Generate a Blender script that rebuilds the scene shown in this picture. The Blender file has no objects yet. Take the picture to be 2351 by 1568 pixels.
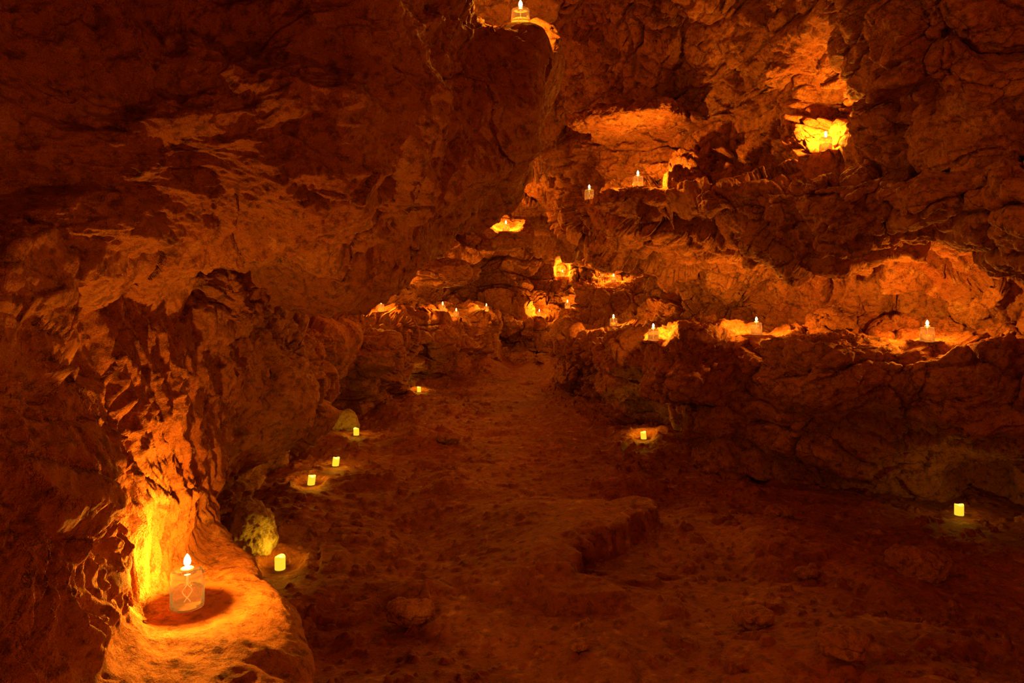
import bpy, math, random, bmesh
import numpy as np
from mathutils import Vector
Q=1.0
random.seed(4); rng=np.random.RandomState(7)
F=1567.0; CX=1175.5; HY=700.0; CH=1.0
def P(px,py,d): return ((px-CX)/F*d, d, CH-(py-HY)/F*d)
def floor_h(Y): return 0.03*np.maximum(np.asarray(Y,float)-2.5,0)
# ------------------------------------------------------------------ noise
perm=rng.permutation(256).astype(np.int32)
G=rng.randn(256,3); G/=np.linalg.norm(G,axis=1)[:,None]
def hsh(x,y,z): return perm[(perm[(perm[x&255]+y)&255]+z)&255]
def perlin(p):
    pi=np.floor(p).astype(np.int32); f=p-pi; u=f*f*f*(f*(f*6-15)+10)
    r=0
    for i in (0,1):
        wx=u[:,0] if i else 1-u[:,0]
        for j in (0,1):
            wy=u[:,1] if j else 1-u[:,1]
            for k in (0,1):
                wz=u[:,2] if k else 1-u[:,2]
                g=G[hsh(pi[:,0]+i,pi[:,1]+j,pi[:,2]+k)]
                r=r+wx*wy*wz*(g[:,0]*(f[:,0]-i)+g[:,1]*(f[:,1]-j)+g[:,2]*(f[:,2]-k))
    return r*1.6
def fbm(p,o=4,gain=.5):
    r=0;a=1
    for i in range(o):
        r=r+a*perlin(p*(2.03**i)+17.3*i); a*=gain
    return r
def ridged(p,o=4,gain=.5):
    r=0;a=1
    for i in range(o):
        r=r+a*(0.5-np.abs(perlin(p*(2.07**i)+9.1*i))*1.6); a*=gain
    return r
def warp(p,amt,fr):
    return p+amt*np.stack([perlin(p*fr+3.1),perlin(p*fr+41.7),perlin(p*fr+87.9)],1)
RH=rng.rand(256,4)
def cells(p):
    pi=np.floor(p).astype(np.int32); f1=np.full(len(p),9.);f2=np.full(len(p),9.);hid=np.zeros(len(p))
    for i in (-1,0,1):
        for j in (-1,0,1):
            for k in (-1,0,1):
                c=pi+np.array([i,j,k]); h=RH[hsh(c[:,0],c[:,1],c[:,2])]
                d=np.linalg.norm(c+0.15+0.7*h[:,:3]-p,axis=1)
                n=d<f1
                f2=np.where(n,f1,np.minimum(f2,d)); hid=np.where(n,h[:,3],hid); f1=np.where(n,d,f1)
    return f1,f2,hid
def sstep(a,b,x):
    t=np.clip((x-a)/(b-a),0,1); return t*t*(3-2*t)
def strata(p,fr,soft=.08):
    zz=p[:,2]*fr+.45*perlin(p*np.array([1.1,1.1,.4])+5)
    b=np.floor(zz).astype(np.int32); f=zz-b
    col=np.floor(p[:,0]*1.3+p[:,1]*1.1+.8*perlin(p*1.5)+b*.37).astype(np.int32)
    def hv(bb): return RH[hsh(bb,col,bb*0+3)][:,0]
    h0=hv(b); h1=hv(b+1)
    v=h0+(h1-h0)*sstep(1-soft,1,f)
    crack=np.exp(-np.minimum(f,1-f)/.04)
    return v-.5, crack
def d_smooth(p,k=1.0,fine=1.0):
    w=warp(p,.12,2.2)
    s=w*np.array([1,1,1.5])
    r=.07*fbm(s*2.0,2)+.055*ridged(s*3.2,2)
    r=r+fine*(.020*ridged(w*np.array([7,7,12]),3,.5)+.006*ridged(w*30,2,.6)+.003*fbm(w*70,2,.6))
    f1,f2,h=cells(warp(p,.1,5)*3.2)
    r=r-.035*np.exp(-((f2-f1)/.04))*(h>.65)
    pit=perlin(w*9+9); r=r-.022*fine*sstep(.36,.6,pit)
    pit=perlin(w*24+3); r=r-.012*fine*sstep(.36,.52,pit)
    return r*k
def d_block(p,k=1.0,cs=3.2,st_=1.0):
    w=warp(p,.16,1.6); w2=warp(w,.018,9)
    r=.07*fbm(w*1.5,2)+.03*ridged(w*np.array([3,3,5]),2)
    sv,cr=strata(w2,4.6); r=r+st_*(.19*sv-.08*cr)
    f1,f2,h=cells(w2*np.array([cs,cs,cs*1.5]))
    e=f2-f1
    r=r+(h-.5)*.18*sstep(0,.045,e)-.08*np.exp(-e/.04)
    f1,f2,h=cells(w2*np.array([cs,cs,cs*1.5])*2.4+5.5)
    e=f2-f1
    r=r+(h-.5)*.06*sstep(0,.08,e)-.022*np.exp(-e/.04)
    r=r+.006*ridged(w*np.array([14,14,24]),2,.6)+.003*ridged(w*38,2,.6)+.0025*fbm(w*75,2,.6)
    pit=perlin(w*11+9); r=r-.02*sstep(.4,.6,pit)
    return r*k
# ------------------------------------------------------------------ loft
def interp_axis(Gd,t,tt):
    n=len(t); m=np.zeros_like(Gd)
    d=(Gd[1:]-Gd[:-1])/(t[1:]-t[:-1]).reshape((-1,)+(1,)*(Gd.ndim-1))
    m[0]=d[0];m[-1]=d[-1]
    for i in range(1,n-1):
        a=t[i]-t[i-1];b=t[i+1]-t[i]
        m[i]=(d[i-1]*b+d[i]*a)/(a+b)
    idx=np.clip(np.searchsorted(t,tt,side='right')-1,0,n-2)
    h=(t[idx+1]-t[idx]); s=(tt-t[idx])/h
    sh=(-1,)+(1,)*(Gd.ndim-1)
    s_=s.reshape(sh);h_=h.reshape(sh)
    return ((2*s_**3-3*s_**2+1)*Gd[idx]+(s_**3-2*s_**2+s_)*h_*m[idx]+(-2*s_**3+3*s_**2)*Gd[idx+1]+(s_**3-s_**2)*h_*m[idx+1])
def dens(Gd,axis,N):
    A=np.moveaxis(Gd,axis,0)
    seg=np.linalg.norm(A[1:]-A[:-1],axis=2)
    mid=(A[1:]+A[:-1])/2
    dist=np.maximum(np.linalg.norm(mid-np.array([0,0,1.0]),axis=2),.8)
    L=seg.mean(1)+1e-4; W=(seg/dist).mean(1)*np.where(mid[...,1].mean(1)<.7,.25,1)+1e-3
    t=np.concatenate([[0],np.cumsum(L)]); c=np.concatenate([[0],np.cumsum(W)])
    tt=np.interp(np.linspace(0,c[-1],N),c,t)
    return t,tt
def loft(Gd,nu,nv):
    Gd=np.array(Gd,float)
    nu=int(nu*Q);nv=int(nv*Q)
    t,tt=dens(Gd,0,nu); s,ss=dens(Gd,1,nv)
    A=interp_axis(Gd,t,tt)
    B=interp_axis(np.moveaxis(A,1,0),s,ss)
    return np.moveaxis(B,0,1).copy()
def normals(A,inside):
    n=np.cross(np.gradient(A,axis=0),np.gradient(A,axis=1)); n/=np.linalg.norm(n,axis=2)[...,None]+1e-12
    v=np.asarray(inside)-A
    if (n*v).sum()<0: return -n,True
    return n,False
def displaced(A,inside,disp):
    n,flip=normals(A,inside)
    d=disp(A.reshape(-1,3)).reshape(A.shape[:2])
    return [A+n*d[...,None],flip,n]
def blob(c,r,disp,nu=160,nv=120,rot=0,sq=2.4):
    nu=int(nu*Q);nv=int(nv*Q)
    u=np.linspace(0,2*math.pi,nu);v=np.linspace(.02,math.pi-.02,nv)
    U,V=np.meshgrid(u,v,indexing='ij')
    D=np.stack([np.cos(U)*np.sin(V),np.sin(U)*np.sin(V),np.cos(V)],-1)
    k=(np.abs(D)**sq).sum(-1)**(-1/sq)
    X=D*k[...,None]*np.array(r)
    ca,sa=math.cos(rot),math.sin(rot)
    X=np.stack([X[...,0]*ca-X[...,1]*sa,X[...,0]*sa+X[...,1]*ca,X[...,2]],-1)
    A=X+np.array(c)
    nn=np.stack([D[...,0]*ca-D[...,1]*sa,D[...,0]*sa+D[...,1]*ca,D[...,2]],-1)
    d=disp(A.reshape(-1,3)).reshape(A.shape[:2]); d[-1]=d[0]
    A=A+nn*d[...,None]; A[-1]=A[0]
    return [A,True,nn]
def mk_mesh(name,parts,mat,kind=None):
    vs=[];fs=[];off=0
    for pt in parts:
        A,flip=pt[0],pt[1]
        a,b=A.shape[:2]
        idx=np.arange(a*b).reshape(a,b)+off
        q=np.stack([idx[:-1,:-1],idx[1:,:-1],idx[1:,1:],idx[:-1,1:]],-1).reshape(-1,4)
        if flip: q=q[:,::-1]
        vs.append(A.reshape(-1,3));fs.append(q);off+=a*b
    V=np.concatenate(vs).astype(np.float32);Fq=np.concatenate(fs).astype(np.int32)
    me=bpy.data.meshes.new(name)
    me.vertices.add(len(V));me.vertices.foreach_set('co',V.ravel())
    me.loops.add(Fq.size);me.loops.foreach_set('vertex_index',Fq.ravel())
    me.polygons.add(len(Fq));me.polygons.foreach_set('loop_start',np.arange(0,Fq.size,4,dtype=np.int32))
    me.polygons.foreach_set('loop_total',np.full(len(Fq),4,dtype=np.int32))
    me.update(calc_edges=True);me.validate()
    me.polygons.foreach_set('use_smooth',np.ones(len(me.polygons),dtype=bool))
    me.materials.append(mat)
    ob=bpy.data.objects.new(name,me);bpy.context.collection.objects.link(ob)
    if kind: ob['kind']=kind
    return ob
def carve(A,c,push,rx,rz,depth,ex=2.6,soft=.5):
    t=np.array([-push[1],push[0],0])
    v=A-np.array(c)
    d=(np.abs((v*t).sum(-1)/rx)**ex+np.abs(v[...,2]/rz)**ex+np.abs((v*push).sum(-1)/.45)**4)**(1/ex)
    w=1-sstep(soft,1.05,d)
    A+=w[...,None]*push*depth
def seat(A,x,y,z,r,zw=.16):
    dx=np.hypot(A[...,0]-x,A[...,1]-y)
    w=(1-sstep(r*.75,r*1.5,dx))*(1-sstep(zw*.6,zw,np.abs(A[...,2]-z)))
    A[...,2]+=w*(z-A[...,2])*.97
# ------------------------------------------------------------------ materials
def rock_mat(name,c1,c2,c3,bs=1.0,spec=.25,crk=.75,cs=7.0,dk=.7):
    m=bpy.data.materials.new(name);m.use_nodes=True;nt=m.node_tree;N=nt.nodes;L=nt.links
    b=N['Principled BSDF'];b.inputs['Roughness'].default_value=.75
    b.inputs['Specular IOR Level'].default_value=spec
    tc=N.new('ShaderNodeTexCoord')
    def noise(s,d,r,dist=0):
        n=N.new('ShaderNodeTexNoise');n.inputs['Scale'].default_value=s;n.inputs['Detail'].default_value=d
        n.inputs['Roughness'].default_value=r;n.inputs['Distortion'].default_value=dist
        L.new(tc.outputs['Object'],n.inputs['Vector']);return n
    def ramp(src,p0,c0,p1,c1_):
        r=N.new('ShaderNodeValToRGB');e=r.color_ramp.elements
        e[0].position=p0;e[0].color=c0;e[1].position=p1;e[1].color=c1_;L.new(src,r.inputs['Fac']);return r
    def mul(a,b_,f):
        mu=N.new('ShaderNodeMix');mu.data_type='RGBA';mu.blend_type='MULTIPLY';mu.inputs[0].default_value=f
        L.new(a,mu.inputs[6]);L.new(b_,mu.inputs[7]);return mu.outputs[2]
    r1=ramp(noise(1.9,6,.62,.4).outputs['Fac'],.36,(*c1,1),.66,(*c2,1))
    r2=ramp(noise(13,6,.7,.3).outputs['Fac'],.55,(0,0,0,1),.75,(1,1,1,1))
    mx=N.new('ShaderNodeMix');mx.data_type='RGBA';mx.inputs[7].default_value=(*c3,1)
    L.new(r2.outputs['Color'],mx.inputs[0]);L.new(r1.outputs['Color'],mx.inputs[6])
    r3=ramp(noise(34,6,.72).outputs['Fac'],.37,(.2,.15,.15,1),.5,(1,1,1,1))
    col=mul(mx.outputs[2],r3.outputs['Color'],dk)
    nd=noise(4,4,.6);ad=N.new('ShaderNodeMix');ad.data_type='VECTOR';ad.inputs[0].default_value=.22
    L.new(tc.outputs['Object'],ad.inputs[4]);L.new(nd.outputs['Color'],ad.inputs[5])
    mp=N.new('ShaderNodeMapping');mp.inputs['Scale'].default_value=(1,1,1.7);L.new(ad.outputs[1],mp.inputs['Vector'])
    vo=N.new('ShaderNodeTexVoronoi');vo.feature='DISTANCE_TO_EDGE';vo.inputs['Scale'].default_value=cs
    L.new(mp.outputs[0],vo.inputs['Vector'])
    r4=ramp(vo.outputs['Distance'],.0,(.06,.04,.04,1),.03,(1,1,1,1))
    nm=ramp(noise(3.1,3,.5).outputs['Fac'],.45,(1,1,1,1),.6,(0,0,0,1))
    mxx=N.new('ShaderNodeMix');mxx.data_type='RGBA';L.new(nm.outputs['Color'],mxx.inputs[0]);mxx.inputs[7].default_value=(1,1,1,1);L.new(r4.outputs['Color'],mxx.inputs[6])
    col=mul(col,mxx.outputs[2],crk)
    L.new(col,b.inputs['Base Color'])
    n4=noise(22,9,.7,.5);bp=N.new('ShaderNodeBump');bp.inputs['Strength'].default_value=1;bp.inputs['Distance'].default_value=.055*bs
    L.new(n4.outputs['Fac'],bp.inputs['Height'])
    n5=noise(95,4,.7);bp2=N.new('ShaderNodeBump');bp2.inputs['Strength'].default_value=1;bp2.inputs['Distance'].default_value=.014*bs
    L.new(n5.outputs['Fac'],bp2.inputs['Height']);L.new(bp.outputs['Normal'],bp2.inputs['Normal'])
    L.new(bp2.outputs['Normal'],b.inputs['Normal'])
    return m
M_rock=rock_mat('limestone',(.56,.18,.07),(.84,.37,.15),(.94,.56,.28),1.0,crk=.7,cs=5)
M_left=rock_mat('limestone_smooth',(.56,.18,.07),(.80,.35,.14),(.9,.5,.24),.85,crk=.4,cs=4)
M_floor=rock_mat('packed_earth',(.34,.09,.03),(.48,.14,.055),(.8,.40,.18),.45,crk=.08,cs=9,dk=.6)
M_stone=rock_mat('loose_stone',(.6,.4,.2),(.8,.6,.33),(.9,.74,.45),.5,crk=.2,cs=16)
def simple(name,col,rough=.5,emis=None,es=0,spec=.5,tr=0,ior=1.45):
    m=bpy.data.materials.new(name);m.use_nodes=True;b=m.node_tree.nodes['Principled BSDF']
    b.inputs['Base Color'].default_value=(*col,1);b.inputs['Roughness'].default_value=rough
    b.inputs['Transmission Weight'].default_value=tr;b.inputs['IOR'].default_value=ior
    if emis: b.inputs['Emission Color'].default_value=(*emis,1);b.inputs['Emission Strength'].default_value=es
    return m
def flame_mat():
    m=bpy.data.materials.new('flame');m.use_nodes=True;nt=m.node_tree;N=nt.nodes;L=nt.links;N.remove(N['Principled BSDF'])
    o=N['Material Output'];t=N.new('ShaderNodeBsdfTransparent')
    e=N.new('ShaderNodeEmission');e.inputs[0].default_value=(1,.66,.22,1);e.inputs[1].default_value=12
    a=N.new('ShaderNodeAddShader');L.new(t.outputs[0],a.inputs[0]);L.new(e.outputs[0],a.inputs[1]);L.new(a.outputs[0],o.inputs[0]);return m
M_glass=simple('clear_jar_glow',(1,.92,.8),.03,(1,.38,.05),.075,tr=1,ior=1.4)  # faint orange emission stands in for flame light caught in the glass
M_fuel=simple('amber_fuel_glow',(1,.78,.5),.02,(1,.30,.02),.05,tr=1,ior=1.12)  # weak emission imitates flame light scattered inside the fuel
M_flame=flame_mat()
M_wick=simple('wick_fibre_glow',(.9,.75,.5),.8,(1,.4,.08),.6)  # emission makes the wick look lit inside the jar
M_cap=simple('white_cap_glow',(.35,.22,.12),.5,(1,.40,.08),.25)  # emission puts the flame's light into the cap itself
M_led=simple('wax_shell',(.8,.75,.4),.6,(.95,.72,.03),.95)
M_bulb=simple('flame_bulb',(.9,.85,.5),.4,(1,.8,.2),2)
# ------------------------------------------------------------------ candle placement
OIL=[(430,1392,1.34),(1195,72,2.28),(1893,350,3.05),(1460,432,4.0),(2133,784,3.5),(1738,768,4.4),(1502,780,5.0),(1405,747,6.3),
     (870,714,5.75),(1020,716,7.6),(1050,724,7.8),(1115,711,8.4),(1405,646,7.8),(1461,628,8.2),(1382,638,9.9),(1287,636,9.9),
     (1242,730,9.2),(1300,705,9.5),(1158,532,5.6),(1348,455,4.9),(1195,788,9.3)]
NICHE={2:(.24,.38,.28),3:(.16,.21,.26),4:(.27,.22,.26),5:(.24,.19,.18),6:(.2,.15,.12),7:(.22,.14,.15),8:(.24,.13,.18),9:(.22,.12,.2),10:(.18,.11,.16),
       11:(.2,.12,.2),12:(.2,.12,.15),13:(.18,.18,.3),14:(.14,.18,.3),15:(.13,.18,.3),16:(.22,.14,.22),17:(.22,.14,.22),18:(.2,.17,.28),19:(.10,.08,.12),20:(.1,.1,.02)}
DEEP={2:.10,3:.10,13:.1,14:.12,15:.12,18:.1}
def dF(py): return 1.075/((py-HY)/F+.03)
LED=[(643,1307),(714,1113),(770,1069),(818,999),(962,900),(1478,1008),(2202,1182)]
S=[list(P(*o)) for o in OIL]
# ------------------------------------------------------------------ right wall
def prof(Y,pts,dx=0): return [(x+dx,Y,z) for x,z in pts]
nearR=[(2.6,-.06),(2.75,.3),(2.5,.7),(3.0,.75),(3.2,1.0),(3.0,1.25),(2.3,1.15),(2.2,1.5),(2.3,1.6),(2.3,2.1),(2.0,2.7),(1.0,3.1)]
def st(l): return [P(*p) for p in l]
R=[prof(-1.2,nearR),prof(.4,nearR),prof(1.5,nearR,-.1),
 st([(2420,1250,3.0),(2400,1050,3.0),(2400,880,2.8),(2420,795,3.1),(2400,700,3.25),(2400,630,3.05),(2430,610,2.5),(2400,450,2.3),(2400,350,2.4),(2400,180,2.4),(2400,-80,2.3),(2100,-500,2.2)]),
 st([(2190,1180,3.45),(2170,1050,3.45),(2140,865,3.05),(2150,790,3.4),(2150,710,3.6),(2150,620,3.4),(2160,560,2.9),(2150,430,2.6),(2130,330,2.75),(2110,180,2.6),(2080,-80,2.4),(1800,-500,2.3)]),
 st([(1950,1150,3.5),(1940,1020,3.5),(1900,845,3.3),(1940,782,3.7),(1930,700,3.95),(1930,650,3.75),(1930,610,3.2),(1930,400,2.88),(1930,348,3.15),(1920,180,3.3),(1900,-20,3.0),(1650,-450,2.6)]),
 st([(1720,1090,3.85),(1720,970,3.85),(1720,815,3.9),(1740,768,4.4),(1750,700,4.6),(1740,620,4.3),(1730,560,3.6),(1740,440,3.4),(1740,375,3.8),(1730,220,3.9),(1700,40,3.7),(1500,-300,3.1)]),
 st([(1525,1003,4.95),(1525,915,4.95),(1460,810,4.75),(1540,775,5.2),(1580,700,5.5),(1570,635,5.2),(1530,590,4.4),(1500,455,3.95),(1490,425,4.4),(1480,280,4.5),(1450,120,4.3),(1350,-150,3.7)]),
 st([(1370,940,6.0),(1370,880,6.1),(1335,790,6.0),(1430,755,6.6),(1480,700,6.9),(1490,610,6.7),(1400,570,5.4),(1365,490,4.8),(1350,455,5.1),(1340,320,5.2),(1310,200,5.0),(1250,20,4.4)]),
 st([(1290,872,7.75),(1295,830,7.8),(1290,775,7.6),(1330,710,7.7),(1345,650,7.7),(1440,640,8.4),(1450,590,8.2),(1320,570,7.0),(1290,530,6.9),(1270,470,6.8),(1230,400,6.5),(1150,350,6)]),
 st([(1262,825,9.6),(1264,800,9.6),(1266,780,9.5),(1290,740,9.7),(1330,700,9.9),(1420,650,10),(1430,600,10),(1360,585,9.5),(1320,570,9.2),(1290,560,9),(1240,550,9),(1170,540,9)]),
 st([(1262,815,11),(1264,800,11),(1266,780,11),(1290,740,11),(1330,700,11),(1420,650,11),(1430,600,11),(1360,585,11),(1320,570,11),(1290,560,11),(1240,550,11),(1170,540,11)]),
]
CI=(0,4,1.2)
def dr(p):
    w=sstep(1.2,1.45,p[:,2])*(1-.35*sstep(6,8,p[:,1]))
    return d_block(p,1.0)*(.78+.32*w)+ (1-w)*.35*d_smooth(p)
partsR=[displaced(loft(R,1200,840),CI,dr)]
nr2=lambda p:d_smooth(p,.5,.8)+.5*d_block(p,.7,3.0,.6)
nr3=lambda p:.3*d_smooth(p)+.15*d_block(p,1,5)
for (px,py,d,r,rot,sq) in [(1600,825,4.1,(.27,.30,.22),.4,4.5),(1700,1020,4.05,(.28,.22,.34),.2,3),(1930,850,3.35,(.34,.28,.16),.2,5),(1420,855,5.2,(.17,.25,.17),.1,4),(2250,895,3.1,(.3,.25,.14),-.3,5),
        (2220,180,2.75,(.20,.25,.45),.3,3),(1300,850,6.9,(.12,.4,.16),0,2.4),(1410,695,7.6,(.26,.4,.2),0,3),(2060,1030,3.65,(.36,.2,.36),-.2,3)]:
    partsR.append(blob(P(px,py,d),r,nr2,230,170,rot,sq))
# rock slab over the square niche and its sill
for (px,py,d,r,rot,sq) in [(1440,275,4.28,(.34,.26,.05),-.6,4),(1465,462,4.15,(.26,.26,.07),-.4,4)]:
    partsR.append(blob(P(px,py,d),r,nr3,200,150,rot,sq))
# ------------------------------------------------------------------ left wall
TL=[(-1.2,[(-.45,-.05),(-.45,.2),(-.42,.38),(-.75,.42),(-.95,.7),(-1.0,1.0),(-1.0,1.4),(-1.0,2.0),(-.8,2.8)]),
 (.5,[(-.40,-.05),(-.40,.2),(-.38,.38),(-.66,.42),(-.80,.7),(-.9,1.0),(-1.0,1.4),(-1.0,2.0),(-.9,2.8)]),
 (1.0,[(-.33,-.05),(-.34,.2),(-.345,.37),(-.60,.40),(-.69,.62),(-.74,.85),(-.85,1.05),(-1.0,1.6),(-1,2.8)]),
 (1.35,[(-.42,-.05),(-.43,.2),(-.44,.38),(-.695,.41),(-.75,.65),(-.80,.85),(-.88,1.1),(-1.1,1.6),(-1.1,2.8)]),
 (1.58,[(-.56,-.05),(-.56,.2),(-.58,.38),(-.72,.42),(-.77,.65),(-.80,.85),(-.9,1.1),(-1.1,1.6),(-1.1,2.8)]),
 (1.9,[(-.80,-.05),(-.80,.2),(-.82,.4),(-.84,.55),(-.86,.75),(-.90,.95),(-1.0,1.1),(-1.2,1.6),(-1.1,2.8)]),
 (2.5,[(-1.20,-.05),(-1.18,.2),(-1.10,.4),(-1.05,.55),(-1.0,.75),(-.98,.92),(-1.1,1.1),(-1.3,1.6),(-1.2,2.8)]),
 (3.3,[(-1.30,-.02),(-1.27,.2),(-1.08,.36),(-.92,.48),(-.88,.68),(-.94,.86),(-1.15,1.0),(-1.4,1.5),(-1.2,2.8)]),
 (4.0,[(-1.4,.03),(-1.36,.25),(-1.2,.4),(-1.07,.5),(-1.05,.68),(-1.12,.82),(-1.4,.95),(-1.7,1.5),(-1.2,2.6)]),
 (4.8,[(-1.6,.03),(-1.55,.25),(-1.4,.45),(-1.22,.6),(-1.16,.75),(-1.22,.82),(-1.6,.92),(-1.8,1.4),(-1,2.2)]),
 (5.3,[(-1.6,.04),(-1.5,.3),(-1.3,.5),(-1.1,.78),(-1.3,.92),(-1.8,1.0),(-1.9,1.25),(-1.5,1.5),(-.6,1.95)]),
 (5.8,[(-1.26,.04),(-1.28,.3),(-1.18,.5),(-1.05,.80),(-1.35,.95),(-1.8,1.0),(-1.9,1.25),(-1.3,1.5),(-.4,1.85)]),
 (6.8,[(-1.10,.10),(-1.10,.3),(-1.0,.55),(-.90,.82),(-1.2,.95),(-1.6,1.0),(-1.7,1.25),(-1.0,1.45),(-.3,1.75)]),
 (7.5,[(-.70,.12),(-.74,.35),(-.72,.6),(-.72,.83),(-1.05,.93),(-1.5,.98),(-1.6,1.22),(-.9,1.43),(-.25,1.75)]),
 (8.3,[(-.36,.15),(-.43,.4),(-.48,.65),(-.48,.83),(-.8,.92),(-1.3,.97),(-1.5,1.2),(-.8,1.42),(-.2,1.75)]),
 (10,[(-.12,.2),(-.12,.4),(-.17,.6),(-.2,.8),(-.3,.95),(-.6,1.0),(-1.0,1.2),(-.9,1.5),(-.6,1.9)]),
 (11.2,[(-.12,.2),(-.12,.4),(-.15,.6),(-.2,.8),(-.3,.95),(-.6,1.0),(-1.0,1.2),(-.9,1.5),(-.6,1.9)])]
def dl(p):
    k=.35+.65*sstep(1.6,2.6,p[:,1])
    a=d_smooth(p,.9,.8); b=d_block(p,.75)
    w=sstep(2.0,4.0,p[:,1])
    q=warp(p,.05,5)*np.array([14,14,2.4])
    fl_=(.032*ridged(q,3)+.010*ridged(q*np.array([2.3,2.3,5]),2))*(1-.5*sstep(2.2,3.2,p[:,1]))*(1-sstep(3.5,4.5,p[:,1]))*sstep(.42,.5,p[:,2])
    return (a*(1-w)+b*w)*k+fl_
partsL=[displaced(loft([prof(y,l) for y,l in TL],1200,640),CI,dl)]
ds=lambda p:d_smooth(p,.7,.8)+.4*d_block(p,.7,3.2,.6)
def w8(Y,l): return [(x,Y,z) for x,z in l]
c0=[(-1,2.8),(-.9,2.4),(-.85,1.9),(-.8,1.5),(-.8,1.2),(-.82,.98),(-1.0,.9),(-1.3,1.0)]
B=[w8(-1.2,c0),w8(.45,c0),
 st([(0,-900,1.4),(0,-600,1.2),(0,-200,1.12),(0,100,1.08),(0,400,1.1),(20,660,1.12),(60,770,1.25),(150,740,1.6)]),
 st([(250,-900,1.6),(250,-500,1.35),(250,-150,1.25),(250,120,1.22),(250,380,1.2),(260,580,1.24),(300,670,1.45),(380,670,1.8)]),
 st([(500,-900,1.8),(500,-450,1.5),(500,-100,1.4),(500,150,1.34),(500,360,1.33),(500,510,1.42),(520,600,1.65),(540,640,2.1)]),
 st([(720,-900,2.0),(720,-400,1.7),(720,-80,1.55),(720,170,1.47),(720,370,1.47),(720,530,1.6),(730,630,1.9),(700,680,2.4)]),
 st([(880,-700,2.1),(880,-300,1.85),(880,-50,1.7),(870,170,1.64),(870,360,1.66),(880,500,1.8),(860,600,2.1),(830,660,2.6)]),
 st([(1000,-400,2.2),(1005,-130,2.0),(1010,30,1.88),(1010,180,1.83),(1000,340,1.88),(1000,450,2.02),(980,540,2.3),(945,595,2.8)]),
 st([(1110,50,2.55),(1110,70,2.2),(1120,120,2.05),(1130,220,2.01),(1120,325,2.06),(1112,405,2.15),(1090,465,2.4),(1060,505,2.9)]),
 st([(1215,65,2.5),(1215,88,2.25),(1228,130,2.15),(1230,220,2.13),(1208,325,2.18),(1195,390,2.25),(1172,432,2.45),(1140,465,2.9)]),
 st([(1240,80,2.55),(1245,105,2.42),(1265,155,2.35),(1258,220,2.35),(1230,315,2.38),(1210,382,2.4),(1182,425,2.55),(1140,465,2.9)]),
 st([(1180,80,3.0),(1180,105,3.0),(1180,155,3.0),(1180,220,3.0),(1160,310,3.0),(1140,375,3.0),(1110,420,3.0),(1080,460,3.1)]),
 st([(900,75,3.3),(900,100,3.3),(900,155,3.3),(900,220,3.3),(880,310,3.3),(840,375,3.3),(820,500,3.3),(800,600,3.3)]),
]
def db(p):
    k=1-.45*sstep(-.2,.2,p[:,0])
    w=warp(p,.2,1.3)
    big=.09*perlin(w*np.array([2.0,2.0,3.0])+2.2)+.045*ridged(w*np.array([2.6,2.6,6])+7,2)
    return (d_smooth(p,.75,1.1)+big)*k
partsL.append(displaced(loft(B,1050,740),(1.2,0,1.0),db))
for (px,py,d,r,rot) in [(1110,-90,2.95,(.30,.2,.38),.2),(640,860,3.0,(.16,.3,.20),.3),(20,1150,1.1,(.10,.2,.45),0),
      (860,805,5.6,(.22,.3,.17),.2),(1130,530,6.6,(.35,.5,.16),.3),(1010,630,6.6,(.35,.5,.12),0),
      (1010,790,7.4,(.2,.3,.18),.3),(475,690,2.0,(.15,.22,.15),.2)]:
    partsL.append(blob(P(px,py,d),r,ds,220,170,rot))
# ------------------------------------------------------------------ back wall, ceiling
bk=[(.1,9.95),(.4,9.9),(.62,9.75),(.86,9.9),(1.1,10.2),(1.45,10.3),(1.8,10.2),(2.2,9.9)]
partsB=[displaced(loft([[(x,y+.15*abs(x),z) for z,y in bk] for x in (-1.8,-1,-.4,0,.5,1,1.6,2.2)],460,320),CI,lambda p:d_block(p,1.2,2.6))]
partsB.append(blob(P(1195,835,9.45),(.20,.14,.16),lambda p:.35*d_block(p,1,5),160,120,.3,4))
cz=[(-1.2,2.7),(1,2.75),(2.6,2.8),(4,2.85),(5,2.6),(6,2.2),(7,1.98),(8.5,1.87),(10,1.8),(11.2,1.75)]
partsC=[displaced(loft([[(x,y,z-.06*abs(x-.3)) for x in (-2.4,-1.2,-.4,.3,1,2,3.2)] for y,z in cz],420,360),(0,4,1.0),lambda p:d_block(p,1.2,2.4))]
# ------------------------------------------------------------------ floor
ny=int(860*Q);nx=int(660*Q)
ys=np.concatenate([np.linspace(-1.2,1.2,20),1.2*np.exp(np.linspace(0,math.log(11.2/1.2),ny))[1:]])
xs=np.linspace(-1,1,nx)
Y=np.repeat(ys[:,None],nx,1); X=.35+xs[None,:]*np.interp(ys,[0,1.5,3,5,8,12],[3.0,2.9,2.9,2.4,1.9,1.9])[:,None]
pf=np.stack([X,Y,0*X],-1).reshape(-1,3)
Z=floor_h(Y)
wp=warp(pf,.12,2.5)
nz=(.065*fbm(wp*1.3,3)+.014*ridged(wp*3,2)+.005*fbm(wp*15,3)+.0025*ridged(wp*40,2)+.022*sstep(.45,.6,perlin(wp*5+4))+.018*sstep(.50,.56,perlin(wp*14+4))+.010*sstep(.48,.54,perlin(wp*30+4))).reshape(Y.shape)
path=1-sstep(.15,.5,np.abs(X-.1))*1.0
nz=nz*(1-.4*path)
ed=np.interp(Y+.05*perlin(pf*5).reshape(Y.shape),[1.2,1.9,2.2,2.35,2.6,2.85,3.1,3.4,3.7,4.3],[-.2,-.05,.1,.2,.25,.5,.66,.45,.2,.0])
ed=ed+.07*fbm(pf*9,3,.6).reshape(Y.shape)
plate=(1-sstep(0,.03,X-ed))*sstep(2.3,2.55,Y)*(1-sstep(3.1,3.4,Y))*sstep(-.4,.3,X)
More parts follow.
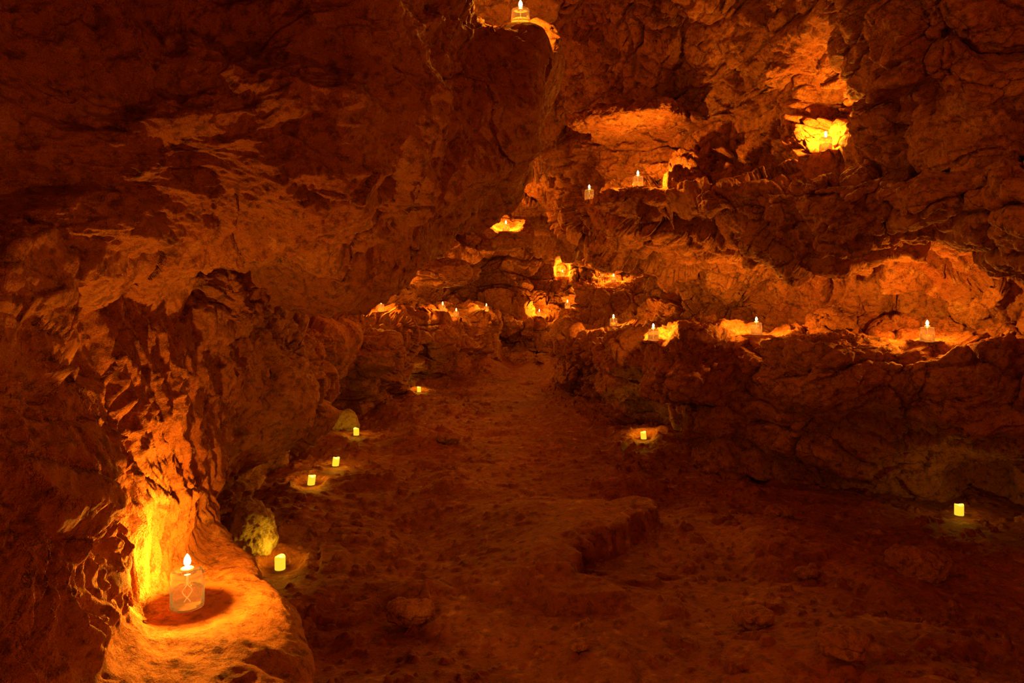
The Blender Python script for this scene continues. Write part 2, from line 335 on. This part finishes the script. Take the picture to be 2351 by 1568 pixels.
flat=plate*sstep(-.1,.15,X)*sstep(2.5,2.7,Y)
Z=Z+nz*(1-.6*flat)+.085*plate
Z+=.02*np.exp(-((X-ed+.06)/.05)**2)*sstep(2.5,2.7,Y)*(1-sstep(3.2,3.5,Y))
Z+=.05*(1-sstep(0,.03,np.abs(X-.22+.5*(Y-2.3))-.12-.02*perlin(pf*9).reshape(Y.shape)))*(1-sstep(.08,.14,np.abs(Y-2.32)))
mid=np.interp(Y,[4,6,7.5,9,10],[.1,-.1,.1,.2,.22])
Z+=.16*sstep(.15,.5,np.abs(X-mid))*sstep(7.1,8.5,Y)
AF=np.stack([X,Y,Z],-1)
LS=[P(px,py,dF(py)) for px,py in LED]
for x,y,z in LS: seat(AF,x,y,z,.07,.5)
for x,y,z in LS: seat(AF,x*.97,y-.12,z,.07,.5)
# ------------------------------------------------------------------ niches + seats at the candles
ALL=[('R',p) for p in partsR]+[('L',p) for p in partsL]+[('B',p) for p in partsB]
for i,(x,y,z) in enumerate(LS):
    if i==0: continue
    psh=np.array([math.copysign(.8,x),.6,0])
    for g,pt in ALL: carve(pt[0],(x,y,z+.10),psh,.17,.20,.14)
for i,o in enumerate(OIL):
    if i in (0,1): 
        for g,pt in ALL:
            if g=='L': seat(pt[0],*S[i],.1,.15 if i==0 else .3)
        continue
    best=None
    for g,pt in ALL:
        A=pt[0]; d=A[...,1]; ok=d>o[2]*.8
        dd=np.where(ok,d,1)
        px=CX+F*A[...,0]/dd; py=HY-F*(A[...,2]-CH)/dd
        for w in (5,9):
            m=ok&(np.abs(px-o[0])<w)&(np.abs(py-o[1])<w)
            if m.any():
                dm=np.where(m,d,99); k=np.unravel_index(np.argmin(dm),dm.shape)
                if best is None or dm[k]<best[0]-.02: best=(dm[k],A[k].copy(),g,pt,k)
                break
    d,H,g,pt,k=best
    n=normals(pt[0],CI)[0]
    a,b=k; nn=n[max(a-6,0):a+7,max(b-6,0):b+7].mean((0,1))
    if (nn*(np.array([0,0,CH])-H)).sum()<0: nn=-nn
    view=np.array([H[0],H[1],0]); view/=np.linalg.norm(view)
    push=-np.array([nn[0],nn[1],0]); push=push/(np.linalg.norm(push)+1e-6)
    push=push+view*1.0; push/=np.linalg.norm(push)
    dl_=DEEP.get(i,.05)
    pos=H+view*dl_; pos[2]=H[2]
    if i in DEEP: pos[2]=P(o[0],o[1],pos[1])[2]
    rx,rz,dp=NICHE[i]
    c=H+np.array([0,0,rz*.66+.02])+push*.05
    for g2,p2 in ALL:
        if i==3 and any(p2 is q for q in partsR[10:]): continue
        carve(p2[0],c,push,rx,rz,dp,4 if i in(3,14,15) else 2.3,.6 if i in (3,14,15) else .4)
    for g2,p2 in ALL: seat(p2[0],pos[0],pos[1],pos[2],.085,.2)
    S[i]=list(pos)
for g,pt in ALL:
    n=normals(pt[0],CI)[0]
    if g in'RB':
        pt[0]+= n*(.012*ridged(pt[0].reshape(-1,3)*12+50,3)).reshape(pt[0].shape[:2])[...,None]
wall_right=mk_mesh('wall_right',partsR,M_rock,'structure')
wall_left=mk_mesh('wall_left',partsL,M_left,'structure')
wall_back=mk_mesh('wall_back',partsB,M_rock,'structure')
ceiling=mk_mesh('ceiling',partsC,M_rock,'structure')
floor=mk_mesh('floor',[(AF,False)],M_floor,'structure')
if floor.data.polygons[len(floor.data.polygons)//2].normal.z<0: floor.data.flip_normals()
STRUCT=[wall_right,wall_left,wall_back,floor]
bpy.context.view_layer.update()
def drop(x,y,z,up=.1,objs=STRUCT):
    best=None
    for dx,dy in ((0,0),(.02,0),(-.02,0),(0,.02),(0,-.02)):
        for o in objs:
            ok,loc,nn,_=o.ray_cast(Vector((x+dx,y+dy,z+up)),Vector((0,0,-1)))
            if ok and loc.z<z+up-.005 and loc.z>z-.1 and (best is None or loc.z>best): best=loc.z
    return best if best is not None else z
# ------------------------------------------------------------------ lathe
def lathe(name,prof_,mat,seg=40):
    vs=[];fs=[];n=len(prof_)
    for i in range(seg):
        a=2*math.pi*i/seg
        for r,z in prof_: vs.append((r*math.cos(a),r*math.sin(a),z))
    for i in range(seg):
        j=(i+1)%seg
        for k in range(n-1): fs.append((i*n+k,j*n+k,j*n+k+1,i*n+k+1))
    me=bpy.data.meshes.new(name);me.from_pydata(vs,[],fs)
    bm=bmesh.new();bm.from_mesh(me);bmesh.ops.remove_doubles(bm,verts=bm.verts,dist=1e-5);bmesh.ops.recalc_face_normals(bm,faces=bm.faces);bm.to_mesh(me);bm.free()
    for p in me.polygons:p.use_smooth=True
    me.materials.append(mat);return me
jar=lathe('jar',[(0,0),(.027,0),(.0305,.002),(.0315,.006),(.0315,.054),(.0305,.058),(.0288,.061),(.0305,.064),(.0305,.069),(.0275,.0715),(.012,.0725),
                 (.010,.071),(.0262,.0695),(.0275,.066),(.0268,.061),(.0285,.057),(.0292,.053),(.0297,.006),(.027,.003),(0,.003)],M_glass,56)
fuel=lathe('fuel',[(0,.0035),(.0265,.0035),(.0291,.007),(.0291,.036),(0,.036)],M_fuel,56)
cap=lathe('wick_cap',[(0,.0725),(.0115,.0725),(.0125,.075),(.0115,.077),(.0075,.078),(.004,.079),(.0025,.083),(0,.083)],M_cap,24)
flame=lathe('flame',[(0,.080),(.003,.081),(.0060,.085),(.0068,.090),(.0058,.095),(.0036,.100),(.0015,.103),(0,.105)],M_flame,20)
def wickmesh():
    cu=bpy.data.curves.new('wick','CURVE');cu.dimensions='3D';cu.bevel_depth=.0008
    for s in (-1,1):
        sp=cu.splines.new('POLY');pts=[]
        for i in range(28):
            t=i/27;u=max(0,t-.45)/.55
            pts.append((s*(.0012+.007*math.sin(u*math.pi*1.35)),s*.001,.070-.062*t))
        sp.points.add(27)
        for q,c in zip(sp.points,pts): q.co=(*c,1)
    o=bpy.data.objects.new('t',cu);bpy.context.collection.objects.link(o)
    dg=bpy.context.evaluated_depsgraph_get();me=bpy.data.meshes.new_from_object(o.evaluated_get(dg));bpy.data.objects.remove(o)
    me.name='wick';me.materials.clear();me.materials.append(M_wick);return me
wick=wickmesh()
ledbody=lathe('wax_body',[(0,0),(.0185,0),(.0195,.002),(.0196,.046),(.0188,.049),(.0172,.0495),(.0162,.047),(.0155,.042),(.006,.041),(0,.041)],M_led,36)
for v in ledbody.vertices:
    if v.co.z>.045: v.co.z+=.003*math.sin(2*math.atan2(v.co.y,v.co.x)+.6)
bulb=lathe('flame_bulb',[(0,.041),(.004,.041),(.005,.043),(.0042,.046),(.002,.049),(0,.050)],M_bulb,18)
def light(name,loc,pw,col,rad,parent=None):
    l=bpy.data.lights.new(name,'POINT');l.energy=pw;l.color=col;l.shadow_soft_size=rad
    o=bpy.data.objects.new(name,l);o.location=loc;bpy.context.collection.objects.link(o)
    if parent:o.parent=parent
    return o
WARM=(1,.35,.018); LEDC=(1,.55,.02); FILL=(1,.20,.009)
descr={0:"clear jar oil candle burning on a low rock ledge",1:"clear oil candle burning on top of an overhanging boulder",
2:"clear oil candle burning in a tall arched rock niche",3:"clear oil candle burning in a square niche under a lintel",4:"clear oil candle burning on a rock bench before a hollow"}
PW={0:12,1:13,2:16,3:18,4:14,5:12,6:11,7:14,8:17,9:14,10:10,11:12,12:14,13:15,14:15,15:15,16:14,17:14,18:16,19:3,20:7}
def add(me,name,parent):
    o=bpy.data.objects.new(name,me);bpy.context.collection.objects.link(o);o.parent=parent;return o
for i,(x,y,z) in enumerate(S):
    zz=drop(x,y,z)
    e=bpy.data.objects.new('oil_candle',None);e.empty_display_size=.05;bpy.context.collection.objects.link(e)
    e.location=(x,y,zz-.001);e.rotation_euler=(0,0,.5 if i==0 else random.random()*3)
    e['label']=descr.get(i,"clear glass oil candle burning on a rough rock shelf");e['category']='candle';e['group']='oil candles on the rock shelves'
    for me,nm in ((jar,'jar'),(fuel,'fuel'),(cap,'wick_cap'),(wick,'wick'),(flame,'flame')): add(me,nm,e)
    light('candle_light',(0,0,.098),PW[i],WARM,.008,e)
for i,(x,y,z) in enumerate(LS):
    zz=drop(x,y,z,.1,[floor])
    e=bpy.data.objects.new('led_candle',None);e.empty_display_size=.05;bpy.context.collection.objects.link(e)
    e.location=(x,y,zz-.001);e.rotation_euler=((.0,.0,random.random()*3) if i not in(1,2,5) else (.06,.14 if i<5 else -.1,0))
    e['label']="small glowing yellow battery candle standing on the earth floor";e['category']='candle';e['group']='battery candles along the floor'
    add(ledbody,'wax_body',e);add(bulb,'flame_bulb',e)
    light('candle_light',(0,0,.066),{6:.45,0:.7}.get(i,.9),LEDC,.012,e)
# ------------------------------------------------------------------ loose stones
def stone(px,py,d,r,rot,label,seed,lift=.5,mat=None):
    x,y,z=P(px,py,d);z=float(drop(x,y,float(floor_h(y)),.3,[floor]))
    off=np.array([seed*3.7,seed*1.3,seed*2.1])
    def f(p):
        q=p+off; s=min(r)
        f1,f2,h=cells(q*(.5/s)); return s*(.35*fbm(q*(.45/s),3)+.14*ridged(q*(1.6/s),3)+.25*(h-.5)*sstep(0,.2,f2-f1))
    pt=blob((0,0,0),r,f,120,90,rot,2.6)
    o=mk_mesh('rock',[pt],mat or M_rock);o.location=(x,y,z+r[2]*lift)
    o['label']=label;o['category']='rock'
    return o
stone(582,1300,2.66,(.078,.07,.095),.3,"rounded pale pitted rock standing against the pillar foot",1,.8,M_stone)
stone(785,985,5.2,(.12,.09,.095),.5,"round grey rock lit by a battery candle",2,.7,M_stone)
stone(940,1425,2.2,(.08,.055,.03),.1,"flat reddish stone lying on the earth floor",3,.9)
stone(1730,1450,2.1,(.06,.05,.025),.5,"small angular stone half buried in the floor",4,.8)
stone(2110,1350,2.5,(.11,.08,.05),.2,"low reddish stone half buried in the floor",5,.5)
stone(1935,1565,1.85,(.07,.06,.03),.9,"flat pale stone in the floor earth",6,.6)
stone(1030,1020,4.6,(.08,.06,.03),.2,"small stone on the trodden path",7,.6)
stone(1850,1335,2.5,(.045,.035,.015),.6,"small dark stone on the floor",8,.8)
stone(1790,1220,3.1,(.07,.05,.03),.6,"small stone near the bench foot",9,.7)
stone(1330,1535,1.95,(.03,.025,.012),.3,"tiny pale stone chip on the floor",10,.8)
# ------------------------------------------------------------------ fill lights added out of sight, as from further candles; world, camera
light('unseen_fill_light',(.6,.25,.25),14,FILL,.03)
light('unseen_fill_light',(1.0,-.5,1.3),13,FILL,.04)
light('unseen_fill_light',(1.6,1.1,1.9),10,FILL,.03)
light('unseen_fill_light',(-.45,4.3,1.9),18,FILL,.03)
w=bpy.data.worlds.new('w');bpy.context.scene.world=w;w.use_nodes=True
w.node_tree.nodes['Background'].inputs[0].default_value=(1,.1,.004,1);w.node_tree.nodes['Background'].inputs[1].default_value=.015
cam=bpy.data.cameras.new('cam');co=bpy.data.objects.new('camera',cam);bpy.context.collection.objects.link(co)
cam.sensor_width=36;cam.lens=F/2351*36;cam.shift_y=-(784-HY)/2351;cam.clip_start=.02
co.location=(0,0,CH);co.rotation_euler=(math.pi/2,0,0)
bpy.context.scene.camera=co
bpy.context.scene.view_settings.view_transform='Standard'
